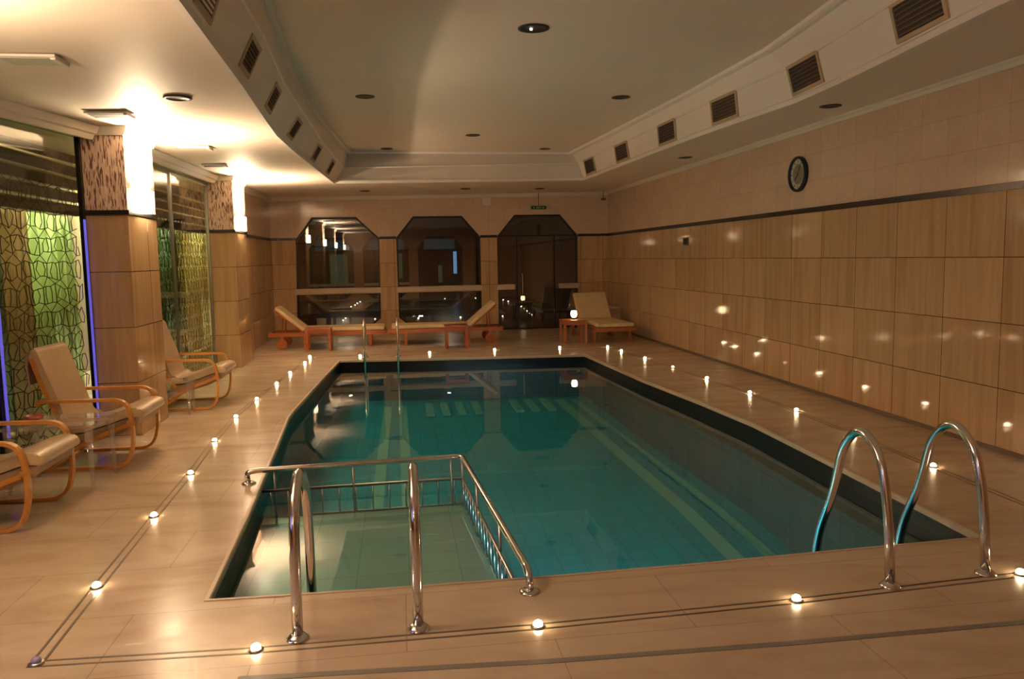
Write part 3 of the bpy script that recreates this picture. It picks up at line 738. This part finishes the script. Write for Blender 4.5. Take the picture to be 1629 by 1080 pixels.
# ------------------------------------------------------------------ bentwood lounge chairs
def make_chair(label):
    t = thing('lounge_chair', label, 'chair', group='bentwood lounge chairs by the glass wall')
    W = .315
    def flat(bm, pts, y, w=.045, th=.022):
        # laminated wood strip: rectangular section swept in the XZ plane
        P = [Vector((p[0],p[1])) for p in pts]; N = len(P); rings = []
        for i in range(N):
            a = P[max(i-1,0)]; b = P[min(i+1,N-1)]; d = (b-a).normalized(); nn = Vector((-d.y,d.x))
            rings.append([bm.verts.new((P[i].x+nn.x*s*th/2, y+q*w/2, P[i].y+nn.y*s*th/2)) for s, q in ((-1,-1),(1,-1),(1,1),(-1,1))])
        for A, B in zip(rings, rings[1:]):
            for k_ in range(4): bm.faces.new((A[k_],A[(k_+1)%4],B[(k_+1)%4],B[k_]))
        bm.faces.new(rings[0]); bm.faces.new(rings[-1][::-1])
    def sm(pts, r): return [(p.x,p.y) for p in smoothpath([Vector((a,b,0)) for a, b in pts], r, 8)]
    loop = sm([(-.74,.05),(-.66,.013),(.0,.013),(.02,.53),(-.60,.545)], .12)
    loop = sm([(-.70,.03),(-.62,.013),(-.02,.013),(.035,.24),(.0,.53),(-.62,.535)], .11)
    for s in (-1,1):
        bm = BM(); flat(bm, loop, s*W); link('arm_frame', bm, 'bentwood', t)
        bm = BM(); flat(bm, sm([(.03,.345),(-.30,.22),(-.60,.035)], .1), s*(W-.035), .03, .03); link('seat_rail', bm, 'bentwood', t)
        bm = BM(); flat(bm, sm([(-.42,.25),(-.50,.36),(-.60,.60),(-.675,.86)], .1), s*(W-.045), .028, .03); link('back_rail', bm, 'bentwood', t)
    bm = BM(); box(bm, (-.62,-W,.0),(-.57,W,.03), .004); link('floor_bar', bm, 'bentwood', t)
    bm = BM(); box(bm, (-.02,-W,.33),(.02,W,.36), .006); link('cross_bar', bm, 'bentwood', t)
    bm = BM(); box(bm, (-.66,-W,.50),(-.62,W,.54), .006); link('cross_bar', bm, 'bentwood', t)
    top = [(.10,.375),(.105,.42),(.06,.455),(-.04,.452),(-.20,.385),(-.36,.335),(-.43,.34),(-.47,.40),(-.53,.60),(-.60,.80),(-.635,.915),(-.665,.935)]
    bot = [(-.695,.90),(-.69,.84),(-.63,.70),(-.57,.52),(-.52,.36),(-.47,.285),(-.38,.275),(-.20,.325),(-.02,.385),(.05,.385)]
    def soft(poly):
        q = poly[-1:]+poly+poly[:1]
        q = [(p.x,p.y) for p in smoothpath([Vector((a,b,0)) for a, b in q], .05, 4)][1:-1]
        out = []
        for p in q:
            if not out or (Vector(p)-Vector(out[-1])).length > .004: out.append(p)
        if (Vector(out[0])-Vector(out[-1])).length < .004: out.pop()
        return out
    def cushion(name, poly, w):
        bm = BM(); prism(bm, soft(poly), -w, w, bev=.016)
        o = link(name, bm, 'leather', t, True)
        o.data.set_sharp_from_angle(angle=math.radians(50))
    cushion('seat_cushion', top[:8]+bot[4:], .275)
    cushion('back_cushion', top[6:]+bot[:6], .272)
    bm = BM(); prism(bm, [(-.66,.937),(-.715,.90),(-.725,.80),(-.71,.66),(-.70,.66),(-.71,.80),(-.697,.88),(-.64,.915)], -.265, .265); link('head_flap', bm, 'leatherside', t)
    bm = BM(); prism(bm, [(.06,.385),(-.02,.375),(-.20,.315),(-.38,.265),(-.47,.275),(-.48,.20),(-.36,.185),(-.10,.25),(.05,.32)], -.262, .262); link('seat_sling', bm, 'leatherside', t)
    return t
ch = make_chair('cream bentwood armchair standing nearest, cut by the left photo edge')
ch.location = (-2.22,5.19,0); ch.rotation_euler = (0,0,.0)
copy_tree(ch, 'cream bentwood armchair with tall back in front of the nearer column', (-2.085,6.615,0), 0)
copy_tree(ch, 'cream bentwood armchair half hidden behind the nearer column', (-1.975,9.0,0), 0)

def acrylic_table(label, loc, sx, sy, h):
    t = thing('acrylic_table', label, 'table', loc, 0, 'clear acrylic side tables')
    bm = BM(); box(bm, (-sx/2,-sy/2,h-.022),(sx/2,sy/2,h), .006); link('tabletop', bm, 'acrylic', t)
    for a in (-1,1):
        for b in (-1,1):
            x, y = a*(sx/2-.04), b*(sy/2-.04)
            bm = BM(); box(bm, (x-.022,y-.022,h-.12),(x+.022,y+.022,h-.022), .005)
            tube(bm, [(x,y,h-.12),(x*1.03,y*1.03,.0)], [.019,.012], 10)
            link('leg', bm, 'acrylic', t)
    return t
acrylic_table('clear acrylic side table between the two nearest armchairs', (-2.42,5.93,0), .60, .50, .46)
acrylic_table('small clear acrylic table beyond the nearer column under the third armchair', (-2.33,8.50,0), .36, .26, .36)
t = thing('ashtray', 'red brown clay dish on the clear acrylic table', 'dish', (-2.62,5.98,.46))
bm = BM(); lathe(bm, [(.035,0),(.055,.012),(.062,.035),(.052,.035),(.045,.014),(.001,.012)], 20); link('bowl', bm, 'terracotta', t, True)

# ------------------------------------------------------------------ wooden sun loungers
def make_lounger(label, back=(.42,.40), Lg=2.05, W=.31):
    """foot at x=0, head towards -x; hinge at -1.42"""
    t = thing('sun_lounger', label, 'sun lounger', group='wooden sun loungers along the far wall')
    H = -1.45
    for s in (-1,1):
        bm = BM(); box(bm, (-Lg,s*W-.018,.22),(0,s*W+.018,.29), .004); link('side_rail', bm, 'teak', t)
        bm = BM(); box(bm, (-.30,s*(W-.01)-.022,0),(-.245,s*(W-.01)+.022,.24), .004); link('leg', bm, 'teak', t)
        bm = BM(); box(bm, (H+.0,s*(W-.01)-.022,0),(H+.055,s*(W-.01)+.022,.24), .004); link('leg', bm, 'teak', t)
        bm = BM(); lathe(bm, [(.085,-.02),(.092,-.012),(.092,.012),(.085,.02)], 22, (-1.82,s*(W+.04),.092), 'y')
        wh = link('wheel', bm, 'teak', t, False)
        bm = BM(); box(bm, (-1.85,s*(W+.0)-.02,.08),(-1.79,s*(W+.0)+.02,.24), .003); link('wheel_strut', bm, 'teak', t)
    bm = BM(); box(bm, (-.02,-W,.22),(.016,W,.29), .004); link('end_rail', bm, 'teak', t)
    bm = BM(); box(bm, (-Lg-.016,-W,.22),(-Lg+.02,W,.29), .004); link('end_rail', bm, 'teak', t)
    bm = BM()
    for q in range(14): box(bm, (-.10-q*.098,-W+.02,.285),(-.035-q*.098,W-.02,.298))
    link('seat_slats', bm, 'teak', t)
    bm = BM(); box(bm, (H+.01,-W+.01,.30),(-.02,W-.01,.365), .02); link('seat_cushion', bm, 'cushion', t)
    a = math.atan2(back[1], back[0]); bl = math.hypot(*back)+.08
    mt = Matrix.Translation((H,0,.30)) @ Matrix.Rotation(a, 4, 'Y')
    bm = BM(); box(bm, (-bl,-W+.015,-.03),(0,-W+.05,.0),0,0,mt); box(bm, (-bl,W-.05,-.03),(0,W-.015,.0),0,0,mt); box(bm, (-bl,-W+.015,-.03),(-bl+.04,W-.015,0),0,0,mt)
    for q in range(5): box(bm, (-bl+.08+q*.1,-W+.03,-.022),(-bl+.14+q*.1,W-.03,-.008),0,0,mt)
    bf = link('backrest_frame', bm, 'teak', t)
    bm = BM(); box(bm, (-bl,-W+.012,.0),(-.01,W-.012,.06), .02,0,mt); link('backrest_cushion', bm, 'cushion', t)
    top = mt @ Vector((-bl*.7,0,-.02))
    bm = BM()
    for s in (-1,1): tube(bm, [(top.x,s*.2,top.z),(top.x-.02,s*.2,.25)], .012, 8)
    link('support_prop', bm, 'teak', t)
    return t
la = make_lounger('wooden lounger with cream cushion, backrest raised at the left corner', (.43,.36))
la.location = (-.29,14.76,0)
lb = copy_tree(la, 'wooden lounger with cream cushion, backrest raised towards the second pillar', (-.20,14.76,0), PI)
lc = make_lounger('cream cushioned wooden lounger with wide raised back in the far right corner', (.42,.44), 2.0, .34)
lc.location = (3.76,13.52,0); lc.rotation_euler = (0,0,-PI/2+.02)

def wood_table(label, loc, sx, sy, h, rz=0):
    t = thing('wooden_side_table', label, 'table', loc, rz, 'small wooden tables by the loungers')
    bm = BM(); box(bm, (-sx/2,-sy/2,h-.025),(sx/2,sy/2,h), .005); link('tabletop', bm, 'teak', t)
    bm = BM()
    for s in (-1,1):
        box(bm, (-sx/2+.03,s*(sy/2-.035)-.01,h-.085),(sx/2-.03,s*(sy/2-.035)+.01,h-.025))
        box(bm, (s*(sx/2-.035)-.01,-sy/2+.03,h-.085),(s*(sx/2-.035)+.01,sy/2-.03,h-.025))
    link('apron', bm, 'teak', t)
    for a in (-1,1):
        for b in (-1,1):
            bm = BM(); x, y = a*(sx/2-.03), b*(sy/2-.03); box(bm, (x-.022,y-.022,0),(x+.022,y+.022,h-.025), .003); link('leg', bm, 'teak', t)
    return t
wood_table('small orange brown wooden table in front of the left lounger', (-1.43,14.12,0), .44, .42, .40)
wood_table('small red brown wooden table in front of the middle lounger', (.95,13.85,0), .40, .42, .40)
wood_table('dark red wooden table carrying the candle lantern', (3.08,13.98,0), .44, .44, .42)
t = thing('candle_lantern', 'glowing candle glass on the wooden table beside the right lounger', 'candle', (3.10,14.0,.42))
bm = BM(); lathe(bm, [(.045,0),(.045,.02),(.03,.03),(.03,.035)], 18); link('holder', bm, 'black', t, True)
bm = BM(); lathe(bm, [(.03,.035),(.052,.06),(.058,.10),(.05,.15),(.042,.155),(.001,.15)], 18); link('glass_cup', bm, 'flame', t, True)

# ------------------------------------------------------------------ ceiling vents
def band_point(side, y, s):
    """point on the band at depth y; s=0 soffit edge, 1 crease"""
    idx = range(0,8) if side == 'left' else range(9,17)
    def at(loop):
        pts = [loop[i] for i in idx]
        if side == 'right': pts = pts[::-1]
        for a, b in zip(pts, pts[1:]):
            if a[1] <= y <= b[1]:
                q = (y-a[1])/(b[1]-a[1]); return a[0]+(b[0]-a[0])*q
        return pts[-1][0]
    xo = at(OUT); xm = at(MID); z0 = zs(xo, y)
    return Vector((xo+(xm-xo)*s, y, z0+(ZM(xm)-z0)*s))
VENT0 = {}
def vent(side, y, label):
    a = band_point(side, y, 0); b = band_point(side, y, 1); c0 = band_point(side, y-.25, .5); c1 = band_point(side, y+.25, .5)
    ctr = band_point(side, y, .50 if side == 'left' else .60)
    up = (b-a).normalized(); u = (c1-c0).normalized(); n = u.cross(up).normalized()
    inward = Vector((1,0,0)) if side == 'left' else Vector((-1,0,0))
    if n.dot(inward) < 0: n = -n; u = -u
    up = n.cross(u)
    if side not in VENT0:
        t = thing('air_vent', label, 'vent', group='square air vents in the ceiling band')
        w, h = (.165, .085) if side == 'left' else (.27, .105)
        bm = BM(); box(bm, (-w-.035,-h-.03,0),(w+.035,-h,.014)); box(bm, (-w-.035,h,0),(w+.035,h+.03,.014)); box(bm, (-w-.035,-h,0),(-w,h,.014)); box(bm, (w,-h,0),(w+.035,h,.014))
        link('vent_frame', bm, 'ventframe', t)
        bm = BM(); box(bm, (-w,-h,.001),(w,h,.004)); link('vent_back', bm, 'ventdark', t)
        bm = BM()
        for q in range(6): box(bm, (-w,-h+h*.10+q*h*.32,.004),(w,-h+h*.21+q*h*.32,.012))
        link('blades', bm, 'slat', t)
        VENT0[side] = t
    else: t = copy_tree(VENT0[side], label)
    R3 = Matrix((u, up, n)).transposed().to_4x4()
    t.matrix_world = Matrix.Translation(ctr) @ R3
    t.location = ctr; t.rotation_euler = R3.to_euler()
for i, y in enumerate((4.40,5.70,7.13,8.75,10.75,12.4)): vent('left', y, 'tan framed air vent in the left ceiling band, %s from the near end' % ORD[i])
for i, y in enumerate((4.86,6.62,8.2,9.83,11.68,13.45)): vent('right', y, 'tan framed air vent in the right ceiling band, %s from the near end' % ORD[i])

# ------------------------------------------------------------------ ceiling spots and plates
def downlight(x, y, z, r, label, lit=False):
    t = thing('recessed_spotlight', label, 'ceiling light', (x,y,z), 0, 'recessed ceiling spots')
    bm = BM(); 
    lathe(bm, [(r*.72,-.001),(r,-.001),(r,-.008),(r*.78,-.012),(r*.72,-.006)], 28); link('trim_ring', bm, 'ventdark' if lit else 'slat', t, True)
    bm = BM(); lathe(bm, [(r*.72,-.004),(r*.3,-.003),(.001,-.003)], 24); link('recess_shade', bm, 'ventdark', t)  # flat dark disc, the shade of the hollow spot put into its colour
    if lit:
        bm = BM(); lathe(bm, [(.011,-.004),(.010,-.018),(.001,-.022)], 12, (-.02,0,0)); link('bulb', bm, 'bulb', t, True)
    return t
downlight(1.15,6.61,ZI,.13,'dark recessed spot nearest in the raised ceiling with a glint of bulb',True)
downlight(-.33,9.44,ZI,.11,'dark recessed spot in the raised ceiling, left, middle row')
downlight(2.66,9.33,ZI,.11,'dark recessed spot in the raised ceiling, right, middle row')
downlight(1.17,12.26,ZI,.11,'dark recessed spot in the raised ceiling, centre, far')
downlight(-.15,13.75,ZI,.10,'dark recessed spot at the far left of the raised ceiling')
downlight(2.56,13.75,ZI,.10,'dark recessed spot at the far right of the raised ceiling')
for x, y, lb in ((4.06,7.12,'recessed spot in the right soffit above the clock'),(4.05,10.93,'recessed spot in the right soffit farther away'),
                 (1.3,15.36,'recessed spot in the far soffit, middle'),(2.8,15.67,'recessed spot in the far soffit, right'),(-1.56,6.19,'pale round spot in the left soffit'),(-.6,15.4,'recessed spot in the far soffit, left')):
    downlight(x, y, zs(x,y), .10, lb)
def plate(x, y, label, sx=.16, sy=.22, lit=True):
    t = thing('ceiling_fixture', label, 'ceiling light', (x,y,zs(x,y)), 0, 'rectangular fixtures in the left soffit')
    bm = BM(); box(bm, (-sx,-sy/2,-.012),(sx,sy/2,.004), .003); link('housing', bm, 'cornice', t)
    bm = BM(); box(bm, (-sx+.02,-sy/2+.02,-.015),(sx-.02,sy/2-.02,-.011)); link('diffuser', bm, 'ventdark' if not lit else 'clockface', t)
    bm = BM(); box(bm, (sx-.03,-sy/2+.01,-.024),(sx,sy/2-.01,-.012), .003); link('end_lens', bm, 'white', t)
plate(-2.24,6.82,'dark rectangular ceiling fixture left of the nearer column lamp', lit=False)
plate(-2.05,5.03,'pale rectangular ceiling fixture nearest the left photo edge')
plate(-2.10,8.92,'rectangular ceiling fixture right of the nearer column lamp')
plate(-2.28,10.63,'small rectangular ceiling fixture between the columns', .15, .16, False)

# ------------------------------------------------------------------ clock, plate, sign, speaker, camera
t = thing('wall_clock', 'round wall clock with dark rim high on the right wall', 'clock', (XR,8.53,2.43)); t.rotation_euler = (0,-PI/2,0)
bm = BM(); lathe(bm, [(.195,0),(.20,.02),(.195,.045),(.175,.05),(.168,.03),(.168,.0)], 40); link('rim', bm, 'black', t, True)
bm = BM(); lathe(bm, [(.168,.0),(.168,.02),(.001,.0205)], 40); link('dial', bm, 'clockface', t)
bm = BM(); lathe(bm, [(.115,.021),(.001,.0225)], 40); link('dial_centre', bm, 'clockgrey', t)
bm = BM()
for q in range(12):
    a = q*PI/6; mt = Matrix.Rotation(a, 4, 'Z'); box(bm, (.128,-.004,.021),(.155,.004,.024), 0, 0, mt)
link('hour_marks', bm, 'black', t)
bm = BM(); box(bm, (-.01,-.006,.025),(.085,.006,.028), 0, 0, Matrix.Rotation(2.4,4,'Z')); link('hour_hand', bm, 'black', t)
bm = BM(); box(bm, (-.02,-.004,.029),(.13,.004,.031), 0, 0, Matrix.Rotation(-.6,4,'Z')); link('minute_hand', bm, 'black', t)
t = thing('wall_plate', 'small dark square plate under the black strip on the right wall', 'plate', (XR,12.12,1.755))
bm = BM(); box(bm, (-.015,-.10,-.065),(0,.10,.065), .004); link('plate_body', bm, 'inlay', t)
bm = BM(); box(bm, (-.018,-.075,-.045),(-.0145,.075,.045)); link('plate_panel', bm, 'ventdark', t)
t = thing('exit_sign', 'dark green hanging exit sign above the glass door', 'sign', (2.97,YB-.10,2.60))
bm = BM(); box(bm, (-.20,-.02,-.045),(.20,.02,.045), .004); link('sign_housing', bm, 'signwhite', t)
bm = BM(); box(bm, (-.165,-.024,-.035),(.165,-.019,.035)); link('sign_panel', bm, 'exitgreen', t)
bm = BM()
for a, b, c, d in ((-.12,-.085,-.012,.012),(-.05,-.03,-.018,.018),(-.02,.0,-.018,.018),(.02,.04,-.018,.018),(.07,.12,-.01,.01)):
    box(bm, (a,-.026,c),(b,-.0235,d))
link('sign_marks', bm, 'signwhite', t)
bm = BM(); tube(bm, [(0,0,.04),(0,0,zs(2.97,YB)-2.60)], .006, 8); link('hanger', bm, 'darkmetal', t)
t = thing('wall_speaker', 'small beige wall speaker above the second pillar', 'speaker', (1.86,YB,2.74))
bm = BM(); box(bm, (-.09,-.10,-.08),(.09,-.02,.08), .012); link('cabinet', bm, 'white', t)
bm = BM(); box(bm, (-.03,-.03,-.03),(.03,0,.03)); link('bracket', bm, 'darkmetal', t)
bm = BM(); lathe(bm, [(.055,-.102),(.05,-.106),(.001,-.104)], 20, (0,0,0), 'y'); link('speaker_cone', bm, 'cornice', t)
t = thing('security_camera', 'tiny camera on a stalk in the far right ceiling corner', 'camera', (4.38,YB-.12,zs(4.4,YB)))
bm = BM(); tube(bm, [(0,0,0),(0,0,-.15)], .007, 8); link('stalk', bm, 'darkmetal', t)
bm = BM(); box(bm, (-.05,-.03,-.19),(.05,.03,-.14), .006); link('camera_body', bm, 'inlay', t)

# ------------------------------------------------------------------ world, camera, colour
wd = bpy.data.worlds.new('night'); wd.use_nodes = True; bpy.context.scene.world = wd
wd.node_tree.nodes['Background'].inputs[0].default_value = (.02,.03,.06,1)
wd.node_tree.nodes['Background'].inputs[1].default_value = .1
yaw, pitch, roll = math.radians(7.968), math.radians(5.901), math.radians(-1.0407)
F = Vector((math.sin(yaw)*math.cos(pitch), math.cos(yaw)*math.cos(pitch), -math.sin(pitch)))
Rr = Vector((math.cos(yaw), -math.sin(yaw), 0)); U = Rr.cross(F)
R2 = Rr*math.cos(roll)+U*math.sin(roll); U2 = -Rr*math.sin(roll)+U*math.cos(roll)
cd = bpy.data.cameras.new('camera'); cam = bpy.data.objects.new('camera', cd); COL.objects.link(cam)
cam.matrix_world = Matrix.Translation((0,0,1.55)) @ Matrix((R2, U2, -F)).transposed().to_4x4()
cd.sensor_width = 36; cd.lens = 1257.77/1629*36; cd.clip_start = .05; cd.clip_end = 100
sc = bpy.context.scene; sc.camera = cam
sc.view_settings.view_transform = 'Standard'; sc.view_settings.look = 'None'
sc.view_settings.gamma = 1; sc.view_settings.exposure = .40; sc.view_settings.use_curve_mapping = False
